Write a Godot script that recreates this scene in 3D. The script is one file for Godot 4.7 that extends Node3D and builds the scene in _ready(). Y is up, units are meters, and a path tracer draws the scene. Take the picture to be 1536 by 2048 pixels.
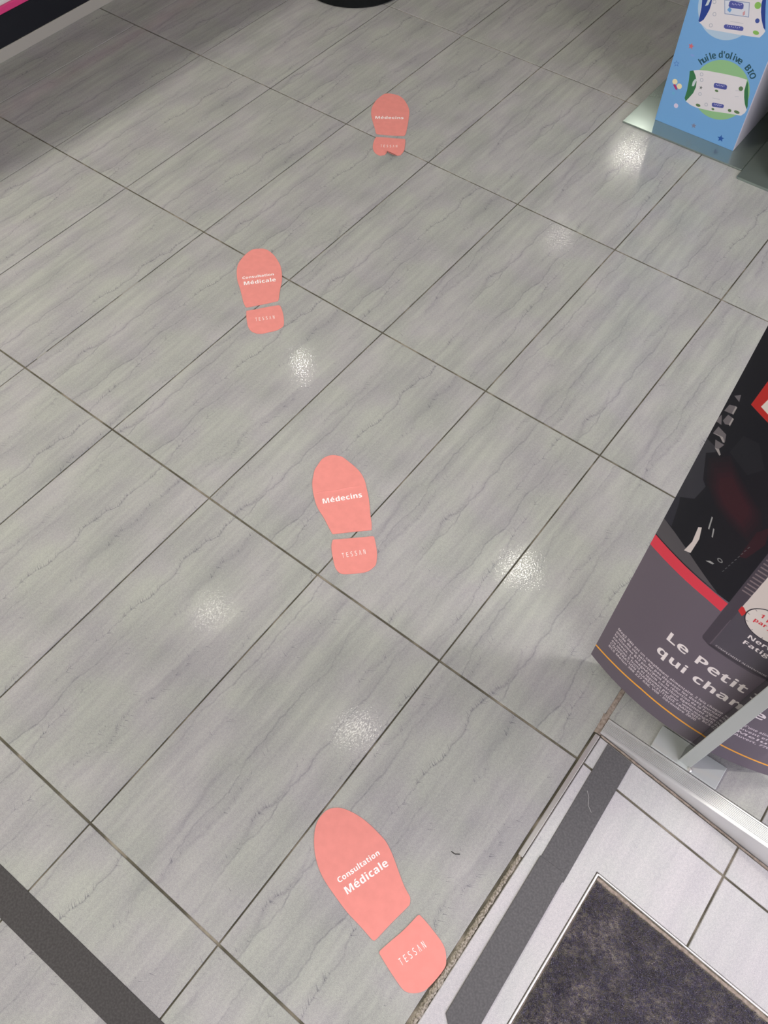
extends Node3D
# A shop floor seen from standing height. Floor tiles are 0.3 m (x) by 0.6 m (z); y is up, the shop floor is y = 0.
# The street side lies towards +x: a tiled ramp with a recessed mat goes down to the door there.

const SEAM := 2.105            # where the shop floor ends and the ramp begins
const SLOPE := 0.2
const TOTEM_X := 2.02
const TOTEM_HALF := 0.1875
const TOTEM_BULGE := 0.037
const TOTEM_Z := 1.029

var rng := RandomNumberGenerator.new()
var mats := {}
var taken := {}

func _ready() -> void:
	rng.seed = 20431
	# ---------- camera ----------
	var cam := Camera3D.new()
	cam.name = "camera"
	var right := Vector3(0.79139696, -0.00478368, -0.61128386)
	var down := Vector3(0.51681287, -0.5288359, 0.67322882)
	var ahead := Vector3(-0.32648936, -0.84871061, -0.41604686)
	cam.transform = Transform3D(Basis(right, -down, -ahead), Vector3(2.0828, 1.4749, 1.7257))
	cam.fov = rad_to_deg(2.0 * atan(1024.0 / 1660.5))
	cam.near = 0.05
	cam.far = 100.0
	add_child(cam)
	# ---------- sky, exposure ----------
	var env := Environment.new()
	var sky := Sky.new()
	var sm := ProceduralSkyMaterial.new()
	sm.sky_top_color = Color(0.88, 0.865, 0.91)
	sm.sky_horizon_color = Color(0.95, 0.915, 0.95)
	sm.ground_bottom_color = Color(0.45, 0.44, 0.45)
	sm.ground_horizon_color = Color(0.6, 0.59, 0.6)
	sm.sky_energy_multiplier = 2.2
	sm.ground_energy_multiplier = 1.0
	sky.sky_material = sm
	env.background_mode = Environment.BG_SKY
	env.sky = sky
	env.tonemap_mode = Environment.TONE_MAPPER_LINEAR
	env.tonemap_exposure = 0.73
	env.sdfgi_enabled = true
	env.ssao_enabled = true
	env.ssil_enabled = true
	var we := WorldEnvironment.new()
	we.name = "surroundings"
	we.environment = env
	add_child(we)
	make_materials()
	# ---------- setting ----------
	build_shell()
	build_lamps()
	build_floor()
	build_ramp()
	build_trims()
	# ---------- things, large to small ----------
	build_gondola()
	build_totem()
	build_blue_display()
	build_round_stand()
	build_post()
	build_mat()
	build_strips()
	build_stickers()
	build_litter()

# =====================================================================================
# helpers
# =====================================================================================
func numbered(called: String) -> String:
	var n: int = taken.get(called, 0)
	taken[called] = n + 1
	return called if n == 0 else "%s_%03d" % [called, n]

func thing(called: String, label: String, category: String, at := Vector3.ZERO, group := "") -> Node3D:
	var o := Node3D.new()
	o.name = numbered(called)
	o.position = at
	add_child(o, true)
	o.set_meta("label", label)
	o.set_meta("category", category)
	if group:
		o.set_meta("group", group)
	return o

func structure(called: String, label: String) -> Node3D:
	var o := Node3D.new()
	o.name = called
	add_child(o, true)
	o.set_meta("kind", "structure")
	o.set_meta("label", label)
	return o

func part(called: String, st: SurfaceTool, m: Material, parent: Node3D) -> MeshInstance3D:
	var o := MeshInstance3D.new()
	o.name = called
	o.mesh = st.commit()
	o.material_override = null
	if o.mesh.get_surface_count() > 0:
		o.mesh.surface_set_material(0, m)
	o.cast_shadow = GeometryInstance3D.SHADOW_CASTING_SETTING_ON
	parent.add_child(o, true)
	return o

func tool() -> SurfaceTool:
	var st := SurfaceTool.new()
	st.begin(Mesh.PRIMITIVE_TRIANGLES)
	return st

func vert(st: SurfaceTool, p: Vector3, n: Vector3, uv: Vector2) -> void:
	st.set_normal(n)
	st.set_uv(uv)
	st.add_vertex(p)

func tri(st: SurfaceTool, a: Vector3, b: Vector3, c: Vector3, n: Vector3, ua := Vector2.ZERO, ub := Vector2.ZERO, uc := Vector2.ZERO) -> void:
	if (b - a).cross(c - a).dot(n) > 0.0:      # front faces run clockwise
		vert(st, a, n, ua)
		vert(st, c, n, uc)
		vert(st, b, n, ub)
	else:
		vert(st, a, n, ua)
		vert(st, b, n, ub)
		vert(st, c, n, uc)

func quad(st: SurfaceTool, a: Vector3, b: Vector3, c: Vector3, d: Vector3, hint: Vector3, uv := [Vector2.ZERO, Vector2.ZERO, Vector2.ZERO, Vector2.ZERO]) -> void:
	var n := (b - a).cross(c - a).normalized()
	if n.length_squared() < 0.5:
		n = (c - a).cross(d - a).normalized()
	if n.dot(hint) < 0.0:
		n = -n
	tri(st, a, b, c, n, uv[0], uv[1], uv[2])
	tri(st, a, c, d, n, uv[0], uv[2], uv[3])

# a box with chamfered edges; UVs run over x and z in metres
func box(st: SurfaceTool, lo: Vector3, hi: Vector3, ch := 0.0, off := Vector2.ZERO) -> void:
	var c := minf(ch, (hi - lo)[(hi - lo).min_axis_index()] * 0.49)
	if c <= 0.0:
		for ax in 3:
			var u := (ax + 1) % 3
			var v := (ax + 2) % 3
			for s in [0, 1]:
				var n := Vector3.ZERO
				n[ax] = 1.0 if s == 1 else -1.0
				var q := []
				var uvs := []
				for k in [[0, 0], [1, 0], [1, 1], [0, 1]]:
					var p := Vector3.ZERO
					p[ax] = hi[ax] if s == 1 else lo[ax]
					p[u] = hi[u] if k[0] == 1 else lo[u]
					p[v] = hi[v] if k[1] == 1 else lo[v]
					q.append(p)
					uvs.append(flat_uv(p, ax) + off)
				quad(st, q[0], q[1], q[2], q[3], n, uvs)
		return
	var mid := (lo + hi) * 0.5
	# faces
	for ax in 3:
		var u := (ax + 1) % 3
		var v := (ax + 2) % 3
		for s in [0, 1]:
			var n := Vector3.ZERO
			n[ax] = 1.0 if s == 1 else -1.0
			var q := []
			var uvs := []
			for k in [[0, 0], [1, 0], [1, 1], [0, 1]]:
				var p := Vector3.ZERO
				p[ax] = hi[ax] if s == 1 else lo[ax]
				p[u] = hi[u] - c if k[0] == 1 else lo[u] + c
				p[v] = hi[v] - c if k[1] == 1 else lo[v] + c
				q.append(p)
				uvs.append(flat_uv(p, ax) + off)
			quad(st, q[0], q[1], q[2], q[3], n, uvs)
	# edges
	for ax in 3:
		var u := (ax + 1) % 3
		var v := (ax + 2) % 3
		for su in [0, 1]:
			for sv in [0, 1]:
				var n := Vector3.ZERO
				n[u] = 1.0 if su == 1 else -1.0
				n[v] = 1.0 if sv == 1 else -1.0
				var q := []
				for k in [[0, 0], [1, 0], [1, 1], [0, 1]]:
					var p := Vector3.ZERO
					p[ax] = hi[ax] - c if k[0] == 1 else lo[ax] + c
					var eu: float = hi[u] if su == 1 else lo[u]
					var ev: float = hi[v] if sv == 1 else lo[v]
					p[u] = eu if k[1] == 0 else eu - n[u] * c
					p[v] = ev - n[v] * c if k[1] == 0 else ev
					q.append(p)
				quad(st, q[0], q[1], q[2], q[3], n, [Vector2(q[0].x, q[0].z) + off, Vector2(q[1].x, q[1].z) + off, Vector2(q[2].x, q[2].z) + off, Vector2(q[3].x, q[3].z) + off])
	# corners
	for sx in [0, 1]:
		for sy in [0, 1]:
			for sz in [0, 1]:
				var e := Vector3(hi.x if sx == 1 else lo.x, hi.y if sy == 1 else lo.y, hi.z if sz == 1 else lo.z)
				var d := Vector3(1.0 if sx == 1 else -1.0, 1.0 if sy == 1 else -1.0, 1.0 if sz == 1 else -1.0)
				var a := e - Vector3(0, d.y, d.z) * c
				var b := e - Vector3(d.x, 0, d.z) * c
				var g := e - Vector3(d.x, d.y, 0) * c
				tri(st, a, b, g, d.normalized(), Vector2(a.x, a.z) + off, Vector2(b.x, b.z) + off, Vector2(g.x, g.z) + off)

func flat_uv(p: Vector3, ax: int) -> Vector2:
	return Vector2(p.x, p.z) if ax == 1 else (Vector2(p.z, p.y) if ax == 0 else Vector2(p.x, p.y))

# an upright prism over a flat outline (x, z), its top edge chamfered
func prism(st: SurfaceTool, outline: PackedVector2Array, y0: float, y1: float, ch := 0.0, off := Vector2.ZERO, under := false) -> void:
	var pts := outline.duplicate()
	if Geometry2D.is_polygon_clockwise(pts):
		pts.reverse()
	var top := pts
	if ch > 0.0:
		var inner := Geometry2D.offset_polygon(pts, -ch, Geometry2D.JOIN_MITER)
		if inner.size() == 1 and inner[0].size() == pts.size():
			# keep corners paired: start the inset outline at the corner nearest the first
			var ins: PackedVector2Array = inner[0]
			if Geometry2D.is_polygon_clockwise(ins):
				ins.reverse()
			var best := 0
			for i in ins.size():
				if ins[i].distance_to(pts[0]) < ins[best].distance_to(pts[0]):
					best = i
			top = PackedVector2Array()
			for i in ins.size():
				top.append(ins[(best + i) % ins.size()])
	var yc := y1 - ch if top != pts else y1
	var ids := Geometry2D.triangulate_polygon(top)
	for i in range(0, ids.size(), 3):
		var a := top[ids[i]]
		var b := top[ids[i + 1]]
		var c := top[ids[i + 2]]
		tri(st, Vector3(a.x, y1, a.y), Vector3(b.x, y1, b.y), Vector3(c.x, y1, c.y), Vector3.UP, a + off, b + off, c + off)
		if under:
			tri(st, Vector3(a.x, y0, a.y), Vector3(b.x, y0, b.y), Vector3(c.x, y0, c.y), Vector3.DOWN, a + off, b + off, c + off)
	for i in pts.size():
		var j := (i + 1) % pts.size()
		var e := pts[j] - pts[i]
		var n := Vector3(e.y, 0, -e.x)
		quad(st, Vector3(pts[i].x, y0, pts[i].y), Vector3(pts[j].x, y0, pts[j].y), Vector3(pts[j].x, yc, pts[j].y), Vector3(pts[i].x, yc, pts[i].y), n, [pts[i] + off, pts[j] + off, pts[j] + off, pts[i] + off])
		if top != pts:
			quad(st, Vector3(pts[i].x, yc, pts[i].y), Vector3(pts[j].x, yc, pts[j].y), Vector3(top[j].x, y1, top[j].y), Vector3(top[i].x, y1, top[i].y), n + Vector3.UP * n.length(), [pts[i] + off, pts[j] + off, top[j] + off, top[i] + off])

# a turned profile: (radius, height) pairs about the y axis
func lathe(st: SurfaceTool, profile: Array, centre: Vector3, steps := 48) -> void:
	for k in profile.size() - 1:
		var p: Vector2 = profile[k]
		var q: Vector2 = profile[k + 1]
		var d := q - p
		var nn := Vector2(d.y, -d.x).normalized()
		for s in steps:
			var a0 := TAU * s / steps
			var a1 := TAU * (s + 1) / steps
			var pts := []
			for w in [[p, a0], [p, a1], [q, a1], [q, a0]]:
				pts.append(centre + Vector3(cos(w[1]) * w[0].x, w[0].y, sin(w[1]) * w[0].x))
			var m := (a0 + a1) * 0.5
			var hint := Vector3(cos(m) * nn.x, nn.y, sin(m) * nn.x)
			if p.x < 1e-6:
				tri(st, pts[0], pts[2], pts[3], hint)
			elif q.x < 1e-6:
				tri(st, pts[0], pts[1], pts[2], hint)
			else:
				quad(st, pts[0], pts[1], pts[2], pts[3], hint)

func mm_points(list: Array, scale := 0.001) -> PackedVector2Array:
	var out := PackedVector2Array()
	for i in range(0, list.size(), 2):
		out.append(Vector2(list[i], list[i + 1]) * scale)
	return out

# a closed outline rounded off by a Catmull-Rom curve; corners sharper than about 50 degrees stay
func smooth(pts: PackedVector2Array, per := 4) -> PackedVector2Array:
	var out := PackedVector2Array()
	var n := pts.size()
	for i in n:
		var p0 := pts[(i - 1 + n) % n]
		var p1 := pts[i]
		var p2 := pts[(i + 1) % n]
		var p3 := pts[(i + 2) % n]
		if (p2 - p1).length() < 0.006:
			out.append(p1)
			continue
		if absf((p1 - p0).angle_to(p2 - p1)) > 0.7:
			p0 = p1
		if absf((p2 - p1).angle_to(p3 - p2)) > 0.7:
			p3 = p2
		for k in per:
			out.append(p1.cubic_interpolate(p2, p0, p3, float(k) / per))
	return out

# =====================================================================================
# pictures computed for print: outlines and lettering filled line by line
# =====================================================================================
func fill_poly(im: Image, pts: PackedVector2Array, col: Color) -> void:
	var lo := 1e9
	var hi := -1e9
	for p in pts:
		lo = minf(lo, p.y)
		hi = maxf(hi, p.y)
	var w := im.get_width()
	for y in range(maxi(0, floori(lo)), mini(im.get_height() - 1, ceili(hi)) + 1):
		var yy := y + 0.5
		var xs := PackedFloat32Array()
		for i in pts.size():
			var a := pts[i]
			var b := pts[(i + 1) % pts.size()]
			if (a.y <= yy) != (b.y <= yy):
				xs.append(a.x + (yy - a.y) / (b.y - a.y) * (b.x - a.x))
		xs.sort()
		for k in range(0, xs.size() - 1, 2):
			var x0 := clampi(roundi(xs[k]), 0, w)
			var x1 := clampi(roundi(xs[k + 1]), 0, w)
			if x1 > x0:
				im.fill_rect(Rect2i(x0, y, x1 - x0, 1), col)

func disc(centre: Vector2, r: float, n := 40, squash := 1.0) -> PackedVector2Array:
	var out := PackedVector2Array()
	for i in n:
		out.append(centre + Vector2(cos(TAU * i / n) * r, sin(TAU * i / n) * r * squash))
	return out

func star(centre: Vector2, r: float, turn := 0.0) -> PackedVector2Array:
	var out := PackedVector2Array()
	for i in 10:
		var q := r if i % 2 == 0 else r * 0.45
		out.append(centre + Vector2.from_angle(PI / 2 + turn + TAU * i / 10) * q)
	return out

var fonts := {}
func font(bold: bool, face := "Droid Sans") -> SystemFont:
	var key := face + str(bold)
	if not fonts.has(key):
		var f := SystemFont.new()
		f.font_names = PackedStringArray([face])
		f.font_weight = 700 if bold else 400
		fonts[key] = f
	return fonts[key]

# the triangles of a line of lettering: flat, left end of the baseline at 0, capitals 1 high
func letters(words: String, bold: bool, face := "Droid Sans") -> PackedVector2Array:
	var tm := TextMesh.new()
	tm.text = words
	tm.font = font(bold, face)
	tm.font_size = 64
	tm.pixel_size = 0.01
	tm.depth = 0.0
	tm.horizontal_alignment = HORIZONTAL_ALIGNMENT_LEFT
	tm.vertical_alignment = VERTICAL_ALIGNMENT_BOTTOM
	var a := tm.get_mesh_arrays()
	var out := PackedVector2Array()
	if a.is_empty():
		return out
	var v: PackedVector3Array = a[Mesh.ARRAY_VERTEX]
	var ids = a[Mesh.ARRAY_INDEX]
	if ids == null:
		for p in v:
			out.append(Vector2(p.x, p.y))
	else:
		for i in ids:
			out.append(Vector2(v[i].x, v[i].y))
	return out

# capital height and baseline of a face, measured on the letter H
func measure(bold: bool, face := "Droid Sans") -> Vector2:
	var h := letters("H", bold, face)
	var lo := 1e9
	var hi := -1e9
	for p in h:
		lo = minf(lo, p.y)
		hi = maxf(hi, p.y)
	return Vector2(lo, hi - lo)

# lettering fitted between two points: starts at at, is wide (metres), capitals are tall (metres); both axes are y up
func fitted(words: String, at: Vector2, wide: float, tall: float, bold: bool, face := "Droid Sans", spread := 0.0) -> PackedVector2Array:
	var out := PackedVector2Array()
	var m := measure(bold, face)
	if spread > 0.0:                        # letters one by one, evenly spaced, each as wide as spread says
		var step := wide / (words.length() - 1 + spread)
		for i in words.length():
			var g := letters(words[i], bold, face)
			if g.is_empty():
				continue
			var a := 1e9
			var b := -1e9
			for p in g:
				a = minf(a, p.x)
				b = maxf(b, p.x)
			for p in g:
				out.append(at + Vector2(step * i + (p.x - a) / (b - a) * step * spread, (p.y - m.x) / m.y * tall))
		return out
	var t := letters(words, bold, face)
	var lo := 1e9
	var hi := -1e9
	for p in t:
		lo = minf(lo, p.x)
		hi = maxf(hi, p.x)
	for p in t:
		out.append(at + Vector2((p.x - lo) / (hi - lo) * wide, (p.y - m.x) / m.y * tall))
	return out

func stamp(im: Image, triangles: PackedVector2Array, col: Color, per_metre: float, h0 := 0.0) -> void:
	for i in range(0, triangles.size() - 2, 3):
		var p := PackedVector2Array()
		for k in 3:
			p.append(Vector2(triangles[i + k].x * per_metre, im.get_height() - (triangles[i + k].y - h0) * per_metre))
		fill_poly(im, p, col)

func shape(im: Image, pts: PackedVector2Array, col: Color, per_metre: float, h0 := 0.0) -> void:
	var p := PackedVector2Array()
	for q in pts:
		p.append(Vector2(q.x * per_metre, im.get_height() - (q.y - h0) * per_metre))
	fill_poly(im, p, col)

# =====================================================================================
# materials
# =====================================================================================
func flat(called: String, col: Color, rough := 0.6, metal := 0.0, spec := 0.5) -> StandardMaterial3D:
	var m := StandardMaterial3D.new()
	m.resource_name = called
	m.albedo_color = col
	m.roughness = rough
	m.metallic = metal
	m.metallic_specular = spec
	mats[called] = m
	return m

func noise_bytes(w: int, h: int, to_w: int, to_h: int, freq: float, octaves: int, sd: int, kind := FastNoiseLite.TYPE_SIMPLEX_SMOOTH) -> PackedByteArray:
	var n := FastNoiseLite.new()
	n.noise_type = kind
	n.frequency = freq
	n.fractal_octaves = octaves
	n.seed = sd
	var im := n.get_image(w, h, false, false, true)
	im.convert(Image.FORMAT_L8)
	if w != to_w or h != to_h:
		im.resize(to_w, to_h, Image.INTERPOLATE_CUBIC)
	return im.get_data()

# veined porcelain: wandering veins along the long side of the tile (v), some feathered by short cross strokes,
# over soft streaks and a faint grain. 0.6 m by 1.2 m.
func stone(sd: int, veins: int, depth: float, base: Color, cool: Color) -> ImageTexture:
	var w := 1024
	var h := 2048
	var r := RandomNumberGenerator.new()
	r.seed = sd
	var bands := noise_bytes(256, 48, w, h, 0.03, 3, sd)
	var fine := noise_bytes(512, 96, w, h, 0.06, 4, sd + 1)
	var patch := noise_bytes(128, 256, w, h, 0.03, 3, sd + 4)
	var tint := noise_bytes(64, 128, w, h, 0.05, 3, sd + 6)
	var grain := noise_bytes(w, h, w, h, 0.35, 2, sd + 7)
	var mid := noise_bytes(512, 1024, w, h, 0.18, 3, sd + 8)
	var ink := PackedFloat32Array()
	ink.resize(w * h)
	var path := FastNoiseLite.new()
	path.fractal_octaves = 4
	path.frequency = 0.004
	var rough := FastNoiseLite.new()
	rough.frequency = 0.05
	for n in veins:
		var x0 := (n + r.randf_range(-0.4, 0.4)) * w / veins
		var tilt := r.randf_range(-0.035, 0.035)
		var start := r.randf_range(-900.0, 1700.0)
		var length := r.randf_range(350.0, 1500.0)
		var soft := r.randf() < 0.5          # half of the veins are broad and faint
		var strong := r.randf_range(0.3, 1.0) * (0.6 if soft else 1.0)
		var feathered := r.randf() < 0.45
		var side := 1.0 if r.randf() < 0.5 else -1.0
		path.seed = sd * 100 + n
		rough.seed = sd * 100 + n
		for y in range(maxi(0, int(start)), mini(h, int(start + length))):
			var t := (y - start) / length
			var a := strong * sin(PI * t) * (0.45 + 0.9 * absf(rough.get_noise_1d(y * 0.35)))
			var x := x0 + tilt * (y - start) + path.get_noise_1d(y) * 26.0 + rough.get_noise_1d(y) * 3.0
			var wide := (9.0 if soft else 3.4) + (8.0 if soft else 4.0) * absf(rough.get_noise_1d(y * 0.2 + 900.0))
			var reach := 14 if soft else 7
			for q in range(-reach, reach + 1):
				var xi := int(x) + q
				if xi >= 0 and xi < w:
					var f := 1.0 - absf(x - xi) / wide
					if f > 0.0:
						ink[y * w + xi] += f * a * 0.2
			# a broad soft shoulder on one side of the vein
			for q in range(0, 30):
				var xi := int(x + q * side)
				if xi >= 0 and xi < w:
					ink[y * w + xi] += a * 0.04 * (1.0 - q / 30.0)
			if feathered and r.randf() < 0.3 * a and rough.get_noise_1d(y * 0.12 + 5000.0) > -0.05:
				var run := r.randi_range(6, 24)
				var slant := r.randf_range(0.3, 0.9)
				var sg := side if r.randf() < 0.75 else -side
				for q in run:
					var xi := int(x + q * sg)
					var yi := y - int(q * slant)
					if xi >= 0 and xi < w and yi >= 0 and yi < h - 1:
						ink[yi * w + xi] += 0.26 * (1.0 - float(q) / run)
						ink[(yi + 1) * w + xi] += 0.14 * (1.0 - float(q) / run)
						if yi > 1:
							ink[(yi - 2) * w + xi] -= 0.035
	var out := PackedByteArray()
	out.resize(w * h * 3)
	var br := base.r * 255.0
	var bg := base.g * 255.0
	var bb := base.b * 255.0
	var dr := (cool.r - base.r) * 255.0
	var dg := (cool.g - base.g) * 255.0
	var db := (cool.b - base.b) * 255.0
	var k := 0
	for i in w * h:
		var dark := minf(ink[i], 0.36) * depth + ((128.0 - float(bands[i])) * 0.0003 + (128.0 - float(fine[i])) * 0.00032 + (128.0 - float(patch[i])) * 0.0002) * depth + (float(grain[i]) - 128.0) * 0.0009 + (float(mid[i]) - 128.0) * 0.00028
		var f := 1.0 - dark
		var t := clampf((float(tint[i]) - 128.0) * 0.008 + 0.5, 0.0, 1.0)
		out[k] = clampi(int((br + dr * t) * f), 0, 255)
		out[k + 1] = clampi(int((bg + dg * t) * f), 0, 255)
		out[k + 2] = clampi(int((bb + db * t) * (1.0 - dark * 0.85)), 0, 255)
		k += 3
	return ImageTexture.create_from_image(Image.create_from_data(w, h, false, Image.FORMAT_RGB8, out))

func noise_tex(size: int, freq: float, octaves: int, sd: int, ramp: Array, as_normal := false, bump := 4.0) -> NoiseTexture2D:
	var t := NoiseTexture2D.new()
	var n := FastNoiseLite.new()
	n.frequency = freq
	n.fractal_octaves = octaves
	n.seed = sd
	t.noise = n
	t.width = size
	t.height = size
	t.seamless = true
	if as_normal:
		t.as_normal_map = true
		t.bump_strength = bump
	elif ramp.size() > 0:
		var g := Gradient.new()
		var offs := PackedFloat32Array()
		var cols := PackedColorArray()
		for r in ramp:
			offs.append(r[0])
			cols.append(r[1])
		g.offsets = offs
		g.colors = cols
		t.color_ramp = g
	return t

func make_materials() -> void:
	var relief := noise_tex(1024, 0.22, 2, 77, [], true, 2.0)
	var tile := flat("veined grey porcelain", Color.WHITE, 0.28, 0.0, 0.31)
	tile.albedo_texture = stone(11, 36, 1.0, Color(0.635, 0.64, 0.622), Color(0.64, 0.633, 0.636))
	tile.uv1_scale = Vector3(1.0 / 0.6, 1.0 / 1.2, 1)
	tile.roughness_texture = noise_tex(1024, 0.16, 2, 83, [[0.0, Color(0.1, 0.1, 0.1)], [0.42, Color(0.16, 0.16, 0.16)], [0.58, Color(0.75, 0.75, 0.75)], [1.0, Color.WHITE]])
	tile.normal_enabled = true
	tile.normal_texture = relief
	tile.normal_scale = 0.03
	var pale := flat("pale porcelain of the ramp", Color.WHITE, 0.26, 0.0, 0.4)
	pale.albedo_texture = stone(53, 26, 0.45, Color(0.70, 0.70, 0.695), Color(0.71, 0.697, 0.705))
	pale.uv1_scale = Vector3(1.0 / 0.6, 1.0 / 1.2, 1)
	pale.normal_enabled = true
	pale.normal_texture = relief
	pale.normal_scale = 0.06
	var grout := flat("dirty grout", Color.WHITE, 0.95, 0.0, 0.2)
	grout.albedo_texture = noise_tex(512, 0.02, 4, 5, [[0.0, Color(0.29, 0.275, 0.24)], [0.5, Color(0.38, 0.365, 0.32)], [0.72, Color(0.52, 0.49, 0.44)], [0.85, Color(0.58, 0.55, 0.5)]])
	grout.uv1_triplanar = true
	grout.uv1_world_triplanar = true
	grout.uv1_scale = Vector3(1.3, 1.3, 1.3)
	var mortar := flat("crumbled mortar", Color.WHITE, 0.95, 0.0, 0.2)
	mortar.albedo_texture = noise_tex(512, 0.05, 4, 9, [[0.0, Color(0.2, 0.18, 0.16)], [0.38, Color(0.52, 0.49, 0.44)], [0.6, Color(0.66, 0.63, 0.585)], [1.0, Color(0.74, 0.7, 0.65)]])
	mortar.uv1_triplanar = true
	mortar.uv1_world_triplanar = true
	mortar.uv1_scale = Vector3(9, 9, 9)
	var joint := flat("beige joint filler", Color.WHITE, 0.9, 0.0, 0.2)
	joint.albedo_texture = noise_tex(512, 0.03, 4, 19, [[0.0, Color(0.45, 0.4, 0.36)], [0.5, Color(0.58, 0.53, 0.49)], [1.0, Color(0.68, 0.64, 0.6)]])
	joint.uv1_triplanar = true
	joint.uv1_world_triplanar = true
	joint.uv1_scale = Vector3(8, 8, 8)
	flat("pale joint filler", Color(0.6, 0.595, 0.57), 0.8, 0.0, 0.3)
	flat("aluminium", Color(0.82, 0.82, 0.82), 0.38, 0.45)
	flat("bright aluminium", Color(0.88, 0.87, 0.86), 0.25, 0.7)
	flat("grey anodised post", Color(0.68, 0.70, 0.69), 0.4, 0.15)
	flat("dark polished panel", Color(0.12, 0.13, 0.13), 0.06, 0.0, 0.6)
	var plate := flat("satin steel plate", Color(0.6, 0.65, 0.63), 0.14, 0.7)
	plate.normal_enabled = true
	plate.normal_texture = noise_tex(512, 0.01, 3, 31, [], true, 1.0)
	plate.normal_scale = 0.05
	plate.uv1_triplanar = true
	plate.uv1_scale = Vector3(3, 3, 3)
	var pale_plate := plate.duplicate() as StandardMaterial3D
	pale_plate.resource_name = "pale satin plate"
	pale_plate.albedo_color = Color(0.8, 0.82, 0.82)
	pale_plate.metallic = 0.3
	mats["pale satin plate"] = pale_plate
	var vinyl := flat("coral vinyl", Color(0.91, 0.57, 0.54), 0.5, 0.0, 0.4)
	vinyl.albedo_texture = noise_tex(512, 0.02, 4, 41, [[0.0, Color(0.965, 0.965, 0.965)], [1.0, Color.WHITE]])
	vinyl.uv1_triplanar = true
	vinyl.uv1_world_triplanar = true
	vinyl.uv1_scale = Vector3(4, 4, 4)
	flat("white print", Color(0.97, 0.95, 0.95), 0.5)
	flat("dark sticker back", Color(0.25, 0.2, 0.2), 0.7)
	var rubber := flat("charcoal anti-slip", Color.WHITE, 0.8, 0.0, 0.35)
	rubber.albedo_texture = noise_tex(512, 0.08, 4, 61, [[0.0, Color(0.31, 0.305, 0.31)], [0.6, Color(0.36, 0.355, 0.36)], [1.0, Color(0.41, 0.4, 0.41)]])
	rubber.uv1_triplanar = true
	rubber.uv1_world_triplanar = true
	rubber.uv1_scale = Vector3(5, 5, 5)
	var dull := rubber.duplicate() as StandardMaterial3D
	dull.resource_name = "black anti-slip"
	dull.albedo_color = Color(0.8, 0.79, 0.78)
	mats["black anti-slip"] = dull
	flat("carton blue", Color(0.42, 0.63, 0.85), 0.5)
	flat("carton white", Color(0.86, 0.85, 0.9), 0.55)
	flat("carton slate", Color(0.2, 0.26, 0.27), 0.6)
	flat("totem grey", Color(0.36, 0.33, 0.37), 0.4)
	flat("totem dark", Color(0.1, 0.1, 0.12), 0.45)
	flat("black enamel", Color(0.05, 0.065, 0.07), 0.6, 0.0, 0.3)
	flat("navy enamel", Color(0.06, 0.075, 0.11), 0.4)
	flat("grey foot rail", Color(0.66, 0.65, 0.62), 0.6)
	flat("magenta strip", Color(0.86, 0.25, 0.5), 0.4)
	flat("white enamel", Color(0.86, 0.86, 0.85), 0.45)
	flat("wall paint", Color(0.52, 0.52, 0.49), 0.85)
	flat("ceiling board", Color(0.7, 0.7, 0.68), 0.9)
	flat("pavement", Color(0.55, 0.54, 0.53), 0.9)
	flat("door frame", Color(0.35, 0.36, 0.37), 0.4, 0.7)
	flat("mat base", Color(0.3, 0.27, 0.31), 0.95)
	var pile := flat("mat fibre", Color.WHITE, 0.9, 0.0, 0.25)
	pile.vertex_color_use_as_albedo = true
	flat("dark fibre", Color(0.18, 0.17, 0.17), 0.8)
	flat("pale fibre", Color(0.75, 0.74, 0.74), 0.8)
	var glass := flat("shop glass", Color(1, 1, 1, 0.06), 0.02)
	glass.transparency = BaseMaterial3D.TRANSPARENCY_ALPHA
	var glow := flat("lamp diffuser", Color(1, 0.97, 0.9), 0.5)
	glow.emission_enabled = true
	glow.emission = Color(1.0, 0.95, 0.84)
	glow.emission_energy_multiplier = 4.0

# =====================================================================================
# the setting
# =====================================================================================
func slab(called: String, label: String, lo: Vector3, hi: Vector3, m: String) -> Node3D:
	var o := structure(called, label)
	var st := tool()
	box(st, lo, hi)
	part("surface", st, mats[m], o)
	return o

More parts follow.
